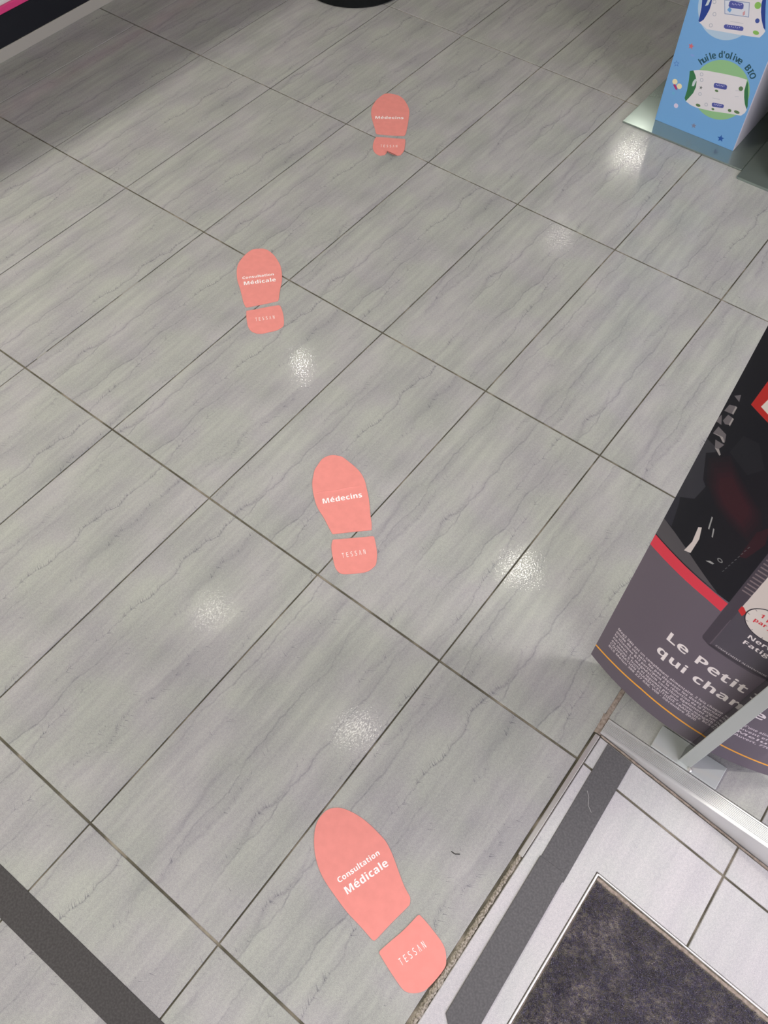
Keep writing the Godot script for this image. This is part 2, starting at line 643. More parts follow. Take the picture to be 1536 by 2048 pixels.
func build_shell() -> void:
	slab("wall_left", "pale painted wall at the far left of the shop", Vector3(-3.4, 0, -5.6), Vector3(-3.2, 2.7, 3.4), "wall paint")
	slab("wall_back", "pale painted wall at the back of the shop", Vector3(-3.4, 0, -5.8), Vector3(3.5, 2.7, -5.6), "wall paint")
	slab("wall_front", "pale painted wall behind the viewer", Vector3(-3.4, -0.4, 3.4), Vector3(3.5, 2.7, 3.6), "wall paint")
	slab("ceiling", "white ceiling with round lamps", Vector3(-3.4, 2.7, -5.8), Vector3(3.5, 2.85, 3.6), "ceiling board")
	# the street side: a solid pier, a shop window above the platform, the open doorway at the foot of the ramp
	var w := structure("wall_right", "street wall with a window and a doorway")
	var st := tool()
	box(st, Vector3(3.3, 0, -5.6), Vector3(3.5, 2.7, -0.7))
	box(st, Vector3(3.3, -0.4, -0.7), Vector3(3.5, 0.25, 1.0))
	box(st, Vector3(3.3, 2.45, -0.7), Vector3(3.5, 2.7, 3.4))
	box(st, Vector3(3.3, -0.4, 1.0), Vector3(3.5, 2.45, 1.12))
	box(st, Vector3(3.3, -0.4, 3.1), Vector3(3.5, 2.45, 3.4))
	part("surface", st, mats["wall paint"], w)
	var win := structure("window_1", "shop window beside the door")
	st = tool()
	box(st, Vector3(3.385, 0.29, -0.66), Vector3(3.393, 2.41, 0.96))
	part("pane", st, mats["shop glass"], win)
	st = tool()
	for b in [[-0.7, -0.64], [0.94, 1.0]]:
		box(st, Vector3(3.36, 0.25, b[0]), Vector3(3.42, 2.45, b[1]), 0.004)
	box(st, Vector3(3.36, 0.25, -0.64), Vector3(3.42, 0.3, 0.94), 0.004)
	box(st, Vector3(3.36, 2.4, -0.64), Vector3(3.42, 2.45, 0.94), 0.004)
	part("window_frame", st, mats["door frame"], win)
	var dr := structure("door_1", "frame of the open sliding door at the foot of the ramp")
	st = tool()
	box(st, Vector3(3.34, -0.24, 1.12), Vector3(3.44, 2.45, 1.18), 0.005)
	box(st, Vector3(3.34, -0.24, 3.04), Vector3(3.44, 2.45, 3.1), 0.005)
	box(st, Vector3(3.34, 2.36, 1.18), Vector3(3.44, 2.45, 3.04), 0.005)
	part("door_frame", st, mats["door frame"], dr)
	slab("floor_street", "pavement outside the door", Vector3(3.3, -0.45, -8), Vector3(14, -0.245, 10), "pavement")

func build_lamps() -> void:
	# where the floor mirrors them, and one row over the shelves on the left
	var spots := [
		[1.33, -0.45, 0.10, 0.8], [1.19, 0.82, 0.11, 0.4], [0.16, 0.79, 0.11, 0.35], [0.01, -4.1, 0.14, 0.8],
		[0.07, -2.95, 0.11, 0.22], [2.84, 0.52, 0.15, 4.4], [2.6, 2.4, 0.11, 0.4],
		[-0.66, -0.89, 0.022, 0.4], [-0.66, 3.1, 0.03, 16.0], [-2.3, -3.2, 0.11, 0.3]]
	for s in spots:
		var r: float = s[2]
		var t := thing("ceiling_lamp", "round recessed ceiling lamp with a glowing disc, outside the picture", "lamp", Vector3(s[0], 2.7, s[1]), "recessed lamps in the ceiling")
		var st := tool()
		lathe(st, [Vector2(r, 0.0), Vector2(r, -0.012), Vector2(r + 0.015, -0.012), Vector2(r + 0.02, 0.0)], Vector3.ZERO, 32)
		part("rim", st, mats["white enamel"], t)
		st = tool()
		lathe(st, [Vector2(0.0, -0.006), Vector2(r, -0.006)], Vector3.ZERO, 32)
		part("diffuser", st, mats["lamp diffuser"], t)
		var l := SpotLight3D.new()
		l.name = "lamp_light"
		l.light_color = Color(1.0, 0.985, 0.94)
		l.light_energy = s[3]
		l.light_size = r
		l.spot_range = 12.0
		l.spot_angle = 84.0
		l.spot_attenuation = 2.0
		l.spot_angle_attenuation = 0.6
		l.shadow_enabled = true
		l.position = Vector3(0, -0.016, 0)
		l.rotation_degrees = Vector3(-90, 0, 0)
		t.add_child(l, true)

func tile_at(parent: Node3D, m: Material, pts: PackedVector2Array, lift := 0.0) -> void:
	var st := tool()
	var lo := pts[0]
	for p in pts:
		lo = lo.min(p)
	var off := Vector2(rng.randf_range(0.0, 0.29), rng.randf_range(0.0, 0.58)) - lo
	prism(st, pts, -0.012, lift, 0.0009, off)
	part("tile", st, m, parent)

func rect(x0: float, z0: float, x1: float, z1: float) -> PackedVector2Array:
	return PackedVector2Array([Vector2(x0, z0), Vector2(x1, z0), Vector2(x1, z1), Vector2(x0, z1)])

func build_floor() -> void:
	var f := structure("floor", "grey veined porcelain tiles of the shop floor")
	var st := tool()
	box(st, Vector3(-3.2, -0.1, -5.6), Vector3(2.104, -0.0022, 3.4))
	box(st, Vector3(2.104, -0.1, -5.6), Vector3(3.3, -0.0022, 1.106))
	part("grout_bed", st, mats["dirty grout"], f)
	var gx := 0.0015        # half a joint between the long sides
	var gz := 0.0021        # half a joint between the short ends
	for i in range(-5, 5):
		for j in range(-4, 7):
			var r := rect(j * 0.3 + gx, i * 0.6 + gz, (j + 1) * 0.3 - gx, (i + 1) * 0.6 - gz)
			if j == 6:
				r[1].x = 2.098
				r[2].x = 2.098
			tile_at(f, mats["veined grey porcelain"], r, rng.randf_range(-0.0004, 0.0003))
	# the platform under the dark totem
	for i in range(-5, 2):
		for j in range(7, 11):
			var z1 := minf((i + 1) * 0.6 - gz, 1.1025)
			tile_at(f, mats["veined grey porcelain"], rect(j * 0.3 + (0.007 if j == 7 else gx), i * 0.6 + gz, (j + 1) * 0.3 - gx, z1), rng.randf_range(-0.0003, 0.0003))
	# two stretches where a joint has been smeared full
	for z in [[0.838, 0.892], [1.136, 1.164]]:
		st = tool()
		box(st, Vector3(0.598, -0.003, z[0]), Vector3(0.602, -0.0004, z[1]), 0.0005)
		part("joint_filler", st, mats["pale joint filler"], f)
	# unseen rest of the room
	st = tool()
	box(st, Vector3(-3.2, -0.01, -5.6), Vector3(-1.2, 0.0, 3.4))
	box(st, Vector3(-1.2, -0.01, -5.6), Vector3(3.3, 0.0, -3.0))
	box(st, Vector3(-1.2, -0.01, 3.0), Vector3(2.1, 0.0, 3.4))
	part("far_floor", st, mats["veined grey porcelain"], f)

func build_ramp() -> void:
	var f := structure("floor_ramp", "pale tiled ramp going down to the door")
	f.position = Vector3(SEAM, 0, 0)
	f.rotation.z = -atan(SLOPE)
	var st := tool()
	box(st, Vector3(0.0, -0.12, 1.137), Vector3(1.24, -0.0022, 3.4))
	part("grout_bed", st, mats["dirty grout"], f)
	var m: Material = mats["pale porcelain of the ramp"]
	var g := 0.002
	var a := 0.008
	tile_at(f, m, rect(a, 1.142, 0.301 - g, 1.2 - g))
	tile_at(f, m, rect(0.301 + g, 1.142, 0.607 - g, 1.2 - g))
	tile_at(f, m, rect(0.607 + g, 1.142, 1.22, 1.2 - g))
	tile_at(f, m, PackedVector2Array([Vector2(a, 1.2 + g), Vector2(0.301 - g, 1.2 + g), Vector2(0.301 - g, 1.335), Vector2(0.1195, 1.335), Vector2(0.1195, 1.8 - g), Vector2(a, 1.8 - g)]))
	tile_at(f, m, rect(0.301 + g, 1.2 + g, 0.607 - g, 1.335))
	tile_at(f, m, rect(0.607 + g, 1.2 + g, 0.913 - g, 1.335))
	tile_at(f, m, rect(0.913 + g, 1.2 + g, 1.22, 1.8 - g))
	tile_at(f, m, rect(a, 1.8 + g, 0.1195, 2.4 - g))
	tile_at(f, m, rect(a, 2.4 + g, 0.607, 3.0 - g))
	tile_at(f, m, rect(0.607 + g, 2.4 + g, 1.22, 3.0 - g))
	tile_at(f, m, rect(0.913 + g, 1.8 + g, 1.22, 2.4 - g))

# a crumbled ribbon of filler along a line on the floor
func ribbon(st: SurfaceTool, a: Vector3, b: Vector3, w0: float, w1: float, rise: float, rough: float, n := 60) -> void:
	var along := (b - a) / n
	var side := Vector3.UP.cross(along).normalized()
	var rows := []
	for i in n + 1:
		var c := a + along * i
		var hw := lerpf(w0, w1, float(i) / n) * 0.5
		var row := []
		for k in 5:
			var t := k / 4.0 * 2.0 - 1.0
			var y := rise * (1.0 - t * t) + (rng.randf_range(-rough, rough) if absf(t) < 0.9 else -0.0015)
			row.append(c + side * (t * hw * (1.0 + (rng.randf_range(-0.3, 0.25) if absf(t) > 0.9 else 0.0))) + Vector3.UP * y)
		rows.append(row)
	for i in n:
		for k in 4:
			quad(st, rows[i][k], rows[i + 1][k], rows[i + 1][k + 1], rows[i][k + 1], Vector3.UP)

func build_trims() -> void:
	# ribbed aluminium nosing at the edge of the platform, its face growing with the drop of the ramp
	var t := structure("trim_1", "ribbed aluminium nosing between platform and ramp")
	var st := tool()
	var x0 := 2.108
	var x1 := 3.3
	var zb := 1.1045
	var zf := 1.1365
	var top := 0.0015
	# flat borders and body
	for b in [[zb, zb + 0.0035], [zf - 0.0055, zf]]:
		box(st, Vector3(x0, top - 0.0035, b[0]), Vector3(x1, top + 0.0006, b[1]), 0.0006)
	quad(st, Vector3(x0, top - 0.003, zf - 0.0008), Vector3(x1, top - 0.003, zf - 0.0008), Vector3(x1, top - SLOPE * (x1 - SEAM) - 0.02, zf - 0.0008), Vector3(x0, -0.02, zf - 0.0008), Vector3.BACK)
	part("nosing_body", st, mats["aluminium"], t)
	st = tool()
	var n := 9
	var pitch := (zf - zb - 0.009) / n
	for k in n:
		var za := zb + 0.0035 + pitch * k
		var prof := [Vector2(0.0, -0.0018), Vector2(0.18, -0.0018), Vector2(0.26, 0.0), Vector2(0.92, 0.0), Vector2(1.0, -0.0018)]
		for q in 4:
			var a: Vector2 = prof[q]
			var b: Vector2 = prof[q + 1]
			quad(st, Vector3(x0, top + a.y, za + a.x * pitch), Vector3(x1, top + a.y, za + a.x * pitch), Vector3(x1, top + b.y, za + b.x * pitch), Vector3(x0, top + b.y, za + b.x * pitch), Vector3(0, 1, -signf(b.y - a.y)))
	part("ribbed_tread", st, mats["aluminium"], t)
	# mortar along the foot of the nosing
	st = tool()
	ribbon(st, Vector3(2.112, -0.001, 1.1385), Vector3(3.2, -0.219, 1.1385), 0.004, 0.004, 0.0008, 0.0006, 120)
	part("mortar_line", st, mats["beige joint filler"], t)
	# bright metal edging in the seam, and the broken filler that carries it on
	var e := structure("trim_2", "bright metal edging in the seam at the top of the ramp")
	st = tool()
	box(st, Vector3(2.1022, -0.01, 1.142), Vector3(2.111, 0.0022, 1.398), 0.001)
	part("edging", st, mats["bright aluminium"], e)
	var q := structure("trim_3", "crumbled beige filler in the seam at the top of the ramp")
	st = tool()
	ribbon(st, Vector3(2.106, -0.0012, 1.395), Vector3(2.107, -0.0012, 1.78), 0.0075, 0.012, 0.0016, 0.0011, 110)
	part("crumbled_filler", st, mats["crumbled mortar"], q)
	st = tool()
	ribbon(st, Vector3(2.1025, -0.0005, 0.62), Vector3(2.1025, -0.0005, 1.103), 0.011, 0.012, 0.0005, 0.0004, 60)
	ribbon(st, Vector3(2.101, -0.0005, 1.10), Vector3(2.104, -0.0005, 1.14), 0.02, 0.016, 0.0012, 0.0005, 10)
	part("joint_filler", st, mats["beige joint filler"], q)

# =====================================================================================
# things
# =====================================================================================
func build_gondola() -> void:
	var t := thing("shelf_unit", "long shelf unit with navy base, grey foot rail and magenta price strip", "shelf unit", Vector3(-0.47, 0, 0))
	var z0 := -4.6
	var z1 := 2.8
	var st := tool()
	box(st, Vector3(-0.45, 0.0, z0), Vector3(0.0, 0.0366, z1), 0.001)
	part("foot_rail", st, mats["grey foot rail"], t)
	st = tool()
	box(st, Vector3(-0.45, 0.0366, z0), Vector3(0.0, 0.125, z1), 0.003)
	part("base_front", st, mats["navy enamel"], t)
	for h in [0.125, 0.5, 0.85, 1.2, 1.55]:
		st = tool()
		box(st, Vector3(-0.43, h + 0.004, z0), Vector3(-0.006, h + 0.03, z1), 0.002)
		part("shelf_board", st, mats["white enamel"], t)
		st = tool()
		box(st, Vector3(-0.006, h, z0), Vector3(0.004, h + 0.02, z1), 0.002)
		part("price_strip", st, mats["magenta strip"], t)
	st = tool()
	box(st, Vector3(-0.45, 0.125, z0), Vector3(-0.43, 1.92, z1), 0.002)
	part("back_panel", st, mats["white enamel"], t)
	st = tool()
	box(st, Vector3(-0.43, 1.88, z0), Vector3(0.0, 1.92, z1), 0.003)
	part("top_panel", st, mats["white enamel"], t)
	for z in [z0, -1.55, z1 - 0.02]:
		st = tool()
		box(st, Vector3(-0.43, 0.15, z), Vector3(-0.38, 1.88, z + 0.02), 0.002)
		part("upright", st, mats["white enamel"], t)

func arc_z(u: float) -> float:
	return TOTEM_Z + TOTEM_BULGE * (1.0 - u * u)

func build_totem() -> void:
	var t := thing("cardboard_totem", "dark printed cardboard totem with a red band and bold white slogan", "advertising totem", Vector3(TOTEM_X, 0, TOTEM_Z))
	var n := 28
	var y0 := 0.03
	var y1 := 1.45
	var front := tool()
	var back := tool()
	var caps := [tool(), tool()]
	for k in n:
		var ua := k * 2.0 / n - 1.0
		var ub := (k + 1) * 2.0 / n - 1.0
		var xa := (ua + 1.0) * TOTEM_HALF
		var xb := (ub + 1.0) * TOTEM_HALF
		var za := TOTEM_BULGE * (1.0 - ua * ua)
		var zb := TOTEM_BULGE * (1.0 - ub * ub)
		var na := Vector3(2.0 * TOTEM_BULGE * ua / TOTEM_HALF, 0, 1).normalized()
		var nb := Vector3(2.0 * TOTEM_BULGE * ub / TOTEM_HALF, 0, 1).normalized()
		for s in [1.0, -1.0]:
			var st: SurfaceTool = front if s > 0.0 else back
			var flip := Vector3(1, 1, s)
			var p := [Vector3(xa, y0, za * s), Vector3(xb, y0, zb * s), Vector3(xb, y1, zb * s), Vector3(xa, y1, za * s)]
			var nr := [na * flip, nb * flip, nb * flip, na * flip]
			var uv := []
			for w in p:
				uv.append(Vector2(w.x / 0.375, 1.0 - (w.y - 0.03) / 0.9))
			for o in ([[0, 2, 1], [0, 3, 2]] if s > 0.0 else [[0, 1, 2], [0, 2, 3]]):
				for i in o:
					vert(st, p[i], nr[i], uv[i])
		for y in [y0, y1]:
			quad(caps[0 if y == y0 else 1], Vector3(xa, y, za), Vector3(xb, y, zb), Vector3(xb, y, -zb), Vector3(xa, y, -za), Vector3.UP if y == y1 else Vector3.DOWN)
	var pm := flat("totem print", Color.WHITE, 0.36, 0.0, 0.3)
	pm.albedo_texture = totem_print()
	pm.texture_repeat = false
	part("printed_front", front, pm, t)
	part("back_panel", back, mats["totem grey"], t)
	for c in caps:
		part("end_cap", c, mats["totem dark"], t)
	var foot := tool()
	box(foot, Vector3(0.05, 0.0, -0.03), Vector3(0.325, 0.031, 0.005), 0.002)
	part("foot", foot, mats["totem dark"], t)

func totem_print() -> ImageTexture:
	var k := 4000.0
	var h0 := 0.03
	var im := Image.create(1500, 3600, false, Image.FORMAT_RGB8)
	var grey := Color(0.415, 0.38, 0.42)
	im.fill(grey)
	# the dark figure fills the upper part; a lighter wedge of backdrop shows beside it
	shape(im, mm_points([-5, 466, 380, 462, 380, 940, -5, 940]), Color(0.085, 0.09, 0.12), k, h0)
	shape(im, mm_points([-5, 470, 110, 466, 70, 486, 45, 498, 22, 506, -5, 512]), Color(0.33, 0.32, 0.34), k, h0)
	shape(im, mm_points([-5, 512, 14, 510, 8, 560, -5, 610]), Color(0.17, 0.17, 0.21), k, h0)
	shape(im, mm_points([-5, 560, 22, 590, 30, 650, 14, 690, -5, 690]), Color(0.2, 0.2, 0.235), k, h0)
	for q in 6:
		var ring := PackedVector2Array()
		for p in mm_points([18, 664, 36, 690, 60, 672, 92, 652, 101, 634, 99, 599, 70, 604, 50, 612, 28, 632]):
			ring.append(Vector2(0.062, 0.64) + (p - Vector2(0.062, 0.64)) * (1.25 - q * 0.13))
		shape(im, ring, Color(0.085 + 0.025 * q, 0.085 + 0.002 * q, 0.118 + 0.003 * q), k, h0)
	shape(im, mm_points([104, 560, 112, 566, 120, 610, 112, 640, 104, 620]), Color(0.19, 0.09, 0.125), k, h0)
	shape(im, mm_points([30, 700, 60, 690, 72, 715, 52, 742, 34, 735]), Color(0.12, 0.125, 0.15), k, h0)
	# metal studs along the left, seams and small glints
	for s in [[2, 744, 4, 757, 11, 762, 12, 749], [-2, 722, 2, 737, 7, 724], [6, 731, 8, 744, 14, 745, 15, 733, 10, 729], [3, 704, 5, 719, 17, 718, 20, 707, 12, 709], [9, 699, 21, 703, 18, 692, 23, 684, 13, 688], [4, 772, 10, 780, 12, 770]]:
		shape(im, mm_points(s), Color(0.42, 0.4, 0.42), k, h0)
	for s in [[11, 762, 13, 762, 13, 749, 11, 750], [14, 745, 16, 745, 16, 732, 14, 733], [3, 704, 5, 706, 15, 711, 20, 706, 18, 704, 12, 708], [13, 688, 18, 691, 23, 686, 22, 683]]:
		shape(im, mm_points(s), Color(0.62, 0.6, 0.6), k, h0)
	shape(im, mm_points([44, 552, 48, 557, 53, 534, 53, 497, 44, 491, 47, 519]), Color(0.84, 0.8, 0.79), k, h0)
	for s in [[51, 588, 53, 588, 57, 564, 55, 564], [60, 572, 62, 572, 66, 556, 64, 556], [74, 507, 79, 514, 85, 515, 84, 511]]:
		shape(im, mm_points(s), Color(0.62, 0.62, 0.62), k, h0)
	shape(im, disc(Vector2(0.0885, 0.5285), 0.004), Color(0.5, 0.5, 0.5), k, h0)
	shape(im, disc(Vector2(0.0885, 0.5285), 0.0022), Color(0.085, 0.09, 0.12), k, h0)
	for i in 9:
		shape(im, mm_points([98 + i, 512 + i * 9, 99 + i, 512 + i * 9, 100 + i, 517 + i * 9, 99 + i, 517 + i * 9]), Color(0.36, 0.36, 0.37), k, h0)
	# red emblem with a white field
	shape(im, mm_points([24, 779, 27, 820, 60, 850, 75, 800, 52, 774]), Color(0.72, 0.17, 0.16), k, h0)
	shape(im, mm_points([34, 786, 37, 803, 56, 822, 64, 798, 49, 783]), Color(0.86, 0.83, 0.8), k, h0)
	# red band
	shape(im, mm_points([-5, 440, 60, 439, 105, 438, 127, 435, 128, 461, 100, 463, 40, 466, -5, 468]), Color(0.87, 0.25, 0.32), k, h0)
	# printed picture of a tube of tablets
	shape(im, mm_points([128, 354, 130, 349, 142, 343, 211, 342, 235, 346, 380, 352, 380, 700, 128, 700]), Color(0.29, 0.26, 0.3), k, h0)
	shape(im, mm_points([144, 352, 380, 358, 380, 700, 145, 700]), Color(0.325, 0.305, 0.345), k, h0)
	shape(im, mm_points([142, 346, 144, 349, 144, 432, 143, 432]), Color(0.4, 0.36, 0.4), k, h0)
	shape(im, mm_points([142, 345, 380, 353, 380, 356, 142, 348]), Color(0.23, 0.21, 0.24), k, h0)
	for i in 12:
		shape(im, mm_points([131, 505 + i * 9, 144, 506 + i * 9, 144, 509 + i * 9, 131, 508 + i * 9]), Color(0.5, 0.45, 0.46), k, h0)
	shape(im, mm_points([144, 476, 152, 468, 380, 468, 380, 700, 146, 700]), Color(0.85, 0.81, 0.79), k, h0)
	shape(im, mm_points([143, 462, 143, 475, 146, 476, 153, 468, 151, 456]), Color(0.80, 0.19, 0.2), k, h0)
	shape(im, disc(Vector2(0.188, 0.470), 0.0362, 60), Color(0.16, 0.14, 0.17), k, h0)
	shape(im, disc(Vector2(0.188, 0.470), 0.0346, 60), Color(0.88, 0.85, 0.83), k, h0)
	for a in 12:
		var d := Vector2.from_angle(TAU * a / 12)
		var c := Vector2(0.188, 0.470)
		var e := d.orthogonal() * 0.0004
		shape(im, PackedVector2Array([c + d * 0.031 + e, c + d * 0.034 + e, c + d * 0.034 - e, c + d * 0.031 - e]), Color(0.3, 0.27, 0.3), k, h0)
	var red := Color(0.84, 0.2, 0.24)
	stamp(im, fitted("1 prise", Vector2(0.168, 0.4785), 0.036, 0.0085, true), red, k, h0)
	stamp(im, fitted("par jour", Vector2(0.1655, 0.4625), 0.042, 0.0085, true), red, k, h0)
	var white := Color(0.95, 0.92, 0.92)
	stamp(im, fitted("Nervosité", Vector2(0.174, 0.4185), 0.07, 0.0105, true), white, k, h0)
	stamp(im, fitted("Fatigue", Vector2(0.174, 0.400), 0.056, 0.0105, true), white, k, h0)
	stamp(im, fitted("COMPLÉMENT ALIMENTAIRE", Vector2(0.150, 0.3525), 0.078, 0.0042, false), white, k, h0)
	# slogan
	stamp(im, fitted("Le Petit", Vector2(0.0905, 0.2775), 0.132, 0.0265, true), white, k, h0)
	stamp(im, fitted("qui charge", Vector2(0.0885, 0.2255), 0.183, 0.0265, true), white, k, h0)
	# small print
	var small := Color(0.86, 0.82, 0.84)
	var lines := ["Mag2 24H est un complément alimentaire. 2 fois chaque", "mode de vie sain. Ne pas dépasser les doses journali", "la vitamine B12 participent à la réduction de la fatigue", "nerveux. Le magnésium contribue également à un", "au moins 5 fruits et légumes par jour - www.mangerb", "COOPÉRATION PHARMACEUTIQUE FRANÇAISE RCS", "RCS Melun 399 227 636. V00 - Décembre 2020"]
	for i in lines.size():
		var y := 0.1815 - i * 0.0118
		stamp(im, fitted(lines[i], Vector2(0.0205, y), 0.203 if i < 6 else 0.181, 0.0078, true), small, k, h0)
	var more := ["d'une alimentation variée", "uvent en améliorer", "Melunette", "Auvert, 77020 Melun"]
	for i in more.size():
		stamp(im, fitted(more[i], Vector2(0.2585, 0.180 - i * 0.0145), 0.1, 0.0082, true), small, k, h0)
	# orange line near the foot
	var o := [-5, 75, 42, 81, 104, 87, 164, 85, 223, 81, 257, 80, 331, 76, 380, 72]
	var top := mm_points(o)
	var ring := PackedVector2Array(top)
	for i in range(top.size() - 1, -1, -1):
		ring.append(top[i] - Vector2(0, 0.0055))
	shape(im, ring, Color(0.97, 0.68, 0.24), k, h0)
	im.resize(750, 1800, Image.INTERPOLATE_LANCZOS)
	return ImageTexture.create_from_image(im)

func build_blue_display() -> void:
	var base := thing("steel_plate", "satin grey plate lying on the floor under the sky blue carton", "base plate", Vector3(1.245, 0, -0.497))
	var st := tool()
	box(st, Vector3(0, 0, -0.42), Vector3(0.376, 0.005, 0), 0.0012)
	part("plate", st, mats["satin steel plate"], base)
	var other := thing("steel_plate", "satin grey plate reaching out at the right edge, beside the first plate", "base plate", Vector3(1.623, 0, -0.459))
	st = tool()
	var corner := PackedVector2Array([Vector2(0.0, -0.46), Vector2(0.42, -0.46), Vector2(0.42, 0.0), Vector2(0.006, 0.0), Vector2(0.0018, -0.0018), Vector2(0.0, -0.006)])
	prism(st, corner, 0.0, 0.006, 0.0012, Vector2.ZERO, true)
	part("plate", st, mats["satin steel plate"], other)
	var t := thing("carton_display", "tall sky blue carton printed with packs of wipes and stars", "display carton", Vector3(1.318, 0, -0.56))
	st = tool()
	box(st, Vector3(0.0, 0.0055, -0.27), Vector3(0.248, 1.25, -0.0006), 0.0012)
	part("carton_body", st, mats["carton white"], t)
	st = tool()
	var pw := 0.2466
	var vt := 1.0 - 1.2445 / 0.4546
	quad(st, Vector3(0, 0.0055, 0), Vector3(pw, 0.0055, 0), Vector3(pw, 1.25, 0), Vector3(0, 1.25, 0), Vector3.BACK, [Vector2(0, 1), Vector2(pw / 0.2475, 1), Vector2(pw / 0.2475, vt), Vector2(0, vt)])
	for e in [[Vector3(0, 0.0055, 0), Vector3(0, 1.25, 0), Vector3.LEFT], [Vector3(pw, 0.0055, 0), Vector3(pw, 1.25, 0), Vector3.RIGHT]]:
		quad(st, e[0], e[1], e[1] + Vector3(0, 0, -0.0006), e[0] + Vector3(0, 0, -0.0006), e[2])
	var pm := flat("carton print", Color.WHITE, 0.45)
	pm.albedo_texture = carton_print()
	pm.texture_repeat = false
	part("printed_front", st, pm, t)
	var t2 := thing("carton_display", "dark slate carton standing to the right of the sky blue carton", "display carton", Vector3(1.70, 0.0, -0.505))
	st = tool()
	box(st, Vector3(0.0, 0.0065, -0.3), Vector3(0.245, 1.25, 0.0), 0.0015)
	part("carton_body", st, mats["carton slate"], t2)

func carton_print() -> ImageTexture:
	var k := 4000.0
	var im := Image.create(980, 1800, false, Image.FORMAT_RGB8)
	im.fill(Color(0.44, 0.645, 0.85))
	var white := Color(0.86, 0.85, 0.87)
	var blue := Color(0.13, 0.24, 0.56)
	var label := Color(0.3, 0.33, 0.62)
	var leaf := Color(0.2, 0.45, 0.28)
	var lime := Color(0.52, 0.72, 0.36)
	var faint := Color(0.66, 0.68, 0.74)
	var teal := Color(0.12, 0.3, 0.36)
	# upper pack on its pale disc
	shape(im, disc(Vector2(0.0998, 0.3427), 0.077, 60), Color(0.68, 0.78, 0.87), k)
	shape(im, mm_points([31, 341, 38, 362, 62, 390, 175, 400, 184, 358, 193, 341, 203, 328, 211, 320, 208, 311, 203, 302, 184, 298, 149, 292, 95, 284, 66, 279, 42, 288, 38, 291]), white, k)
	shape(im, mm_points([31, 341, 36, 362, 53, 362, 57, 340, 57, 326, 54, 312, 50, 298, 42, 289, 38, 291, 37, 306, 35, 324]), blue, k)
	shape(im, mm_points([176, 396, 184, 392, 190, 373, 201, 344, 210, 323, 204, 326, 193, 341, 184, 358, 178, 376]), blue, k)
	for s in [[86, 358, 149, 371, 160, 338, 98, 327]]:
		shape(im, mm_points(s), Color(0.5, 0.57, 0.72), k)
	shape(im, mm_points([88, 357, 148, 369, 158, 339, 99, 329]), Color(0.82, 0.84, 0.89), k)
	shape(im, mm_points([100, 357, 104, 361, 133, 364, 137, 361, 139, 353, 136, 350, 106, 345, 101, 348]), label, k)
	shape(im, mm_points([106, 302, 109, 305, 152, 313, 156, 311, 157, 305, 154, 303, 112, 295, 107, 297]), label, k)
	shape(im, mm_points([101, 338, 104, 346, 112, 342, 110, 334]), Color(0.42, 0.62, 0.84), k)
	shape(im, mm_points([141, 344, 145, 350, 148, 341, 144, 337]), Color(0.8, 0.6, 0.62), k)
	# lower pack on its green disc
	shape(im, disc(Vector2(0.1533, 0.1444), 0.0793, 60), Color(0.56, 0.74, 0.54), k)
	shape(im, mm_points([65, 169, 78, 175, 101, 181, 149, 189, 188, 194, 211, 195, 213, 181, 214, 166, 221, 149, 229, 133, 239, 121, 237, 111, 230, 101, 195, 94, 148, 83, 104, 77, 87, 78, 71, 83, 77, 96, 84, 112, 86, 129, 83, 144, 75, 158]), white, k)
	shape(im, mm_points([56, 164, 65, 169, 75, 158, 83, 144, 86, 129, 84, 112, 77, 96, 71, 83, 65, 90, 65, 113, 61, 142]), leaf, k)
	shape(im, mm_points([213, 192, 218, 186, 229, 158, 238, 131, 238, 123, 228, 135, 220, 151, 215, 166, 213, 181]), leaf, k)
	shape(im, mm_points([131, 156, 134, 159, 163, 164, 167, 161, 168, 154, 165, 151, 135, 146, 132, 149]), label, k)
	shape(im, mm_points([143, 104, 146, 107, 173, 112, 177, 110, 177, 104, 174, 102, 149, 96, 145, 98]), label, k)
	# pale squiggles that stand for blurred lettering on the labels and the pack ends
	for s in [[137, 152, 24, 4.5], [149, 101, 22, 4.0], [108, 352, 26, 6.0], [114, 300, 36, 6.5]]:
		for i in 7:
			var x: float = s[0] + s[2] * i / 7.0
			var y: float = s[1] + s[3] * i / 7.0 + (1.5 if i % 2 == 0 else 0.0)
			shape(im, mm_points([x, y, x + 2.0, y + 0.5, x + 2.2, y + 3.4, x + 0.3, y + 3.0]), Color(0.72, 0.72, 0.85), k)
	for s in [[74, 128, 80, 130, 82, 148, 77, 150, 73, 140], [43, 330, 50, 334, 53, 352, 46, 352]]:
		shape(im, mm_points(s), Color(0.78, 0.82, 0.84), k)
	# little marks round both packs
	for s in [[90, 167], [95, 153], [103, 116], [129, 95], [73, 319], [63, 346], [73, 291]]:
		shape(im, disc(Vector2(s[0], s[1]) * 0.001, 0.0048), faint, k)
		shape(im, disc(Vector2(s[0], s[1]) * 0.001, 0.0034), white, k)
	shape(im, star(Vector2(0.100, 0.133), 0.005), Color(0.4, 0.42, 0.42), k)
	for s in [[108, 85, 7, 4], [151, 90, 4, 3], [196, 103, 5, 4], [216, 106, 8, 4], [204, 168, 6, 6], [144, 140, 5, 3]]:
		shape(im, disc(Vector2(s[0], s[1]) * 0.001, s[2] * 0.001, 20, s[3] / float(s[2])), Color(0.36, 0.48, 0.32), k)
	shape(im, disc(Vector2(0.171, 0.370), 0.008), lime, k)
	shape(im, disc(Vector2(0.190, 0.310), 0.008, 30, 0.6), lime, k)
	shape(im, disc(Vector2(0.183, 0.337), 0.0055), Color(0.25, 0.33, 0.62), k)
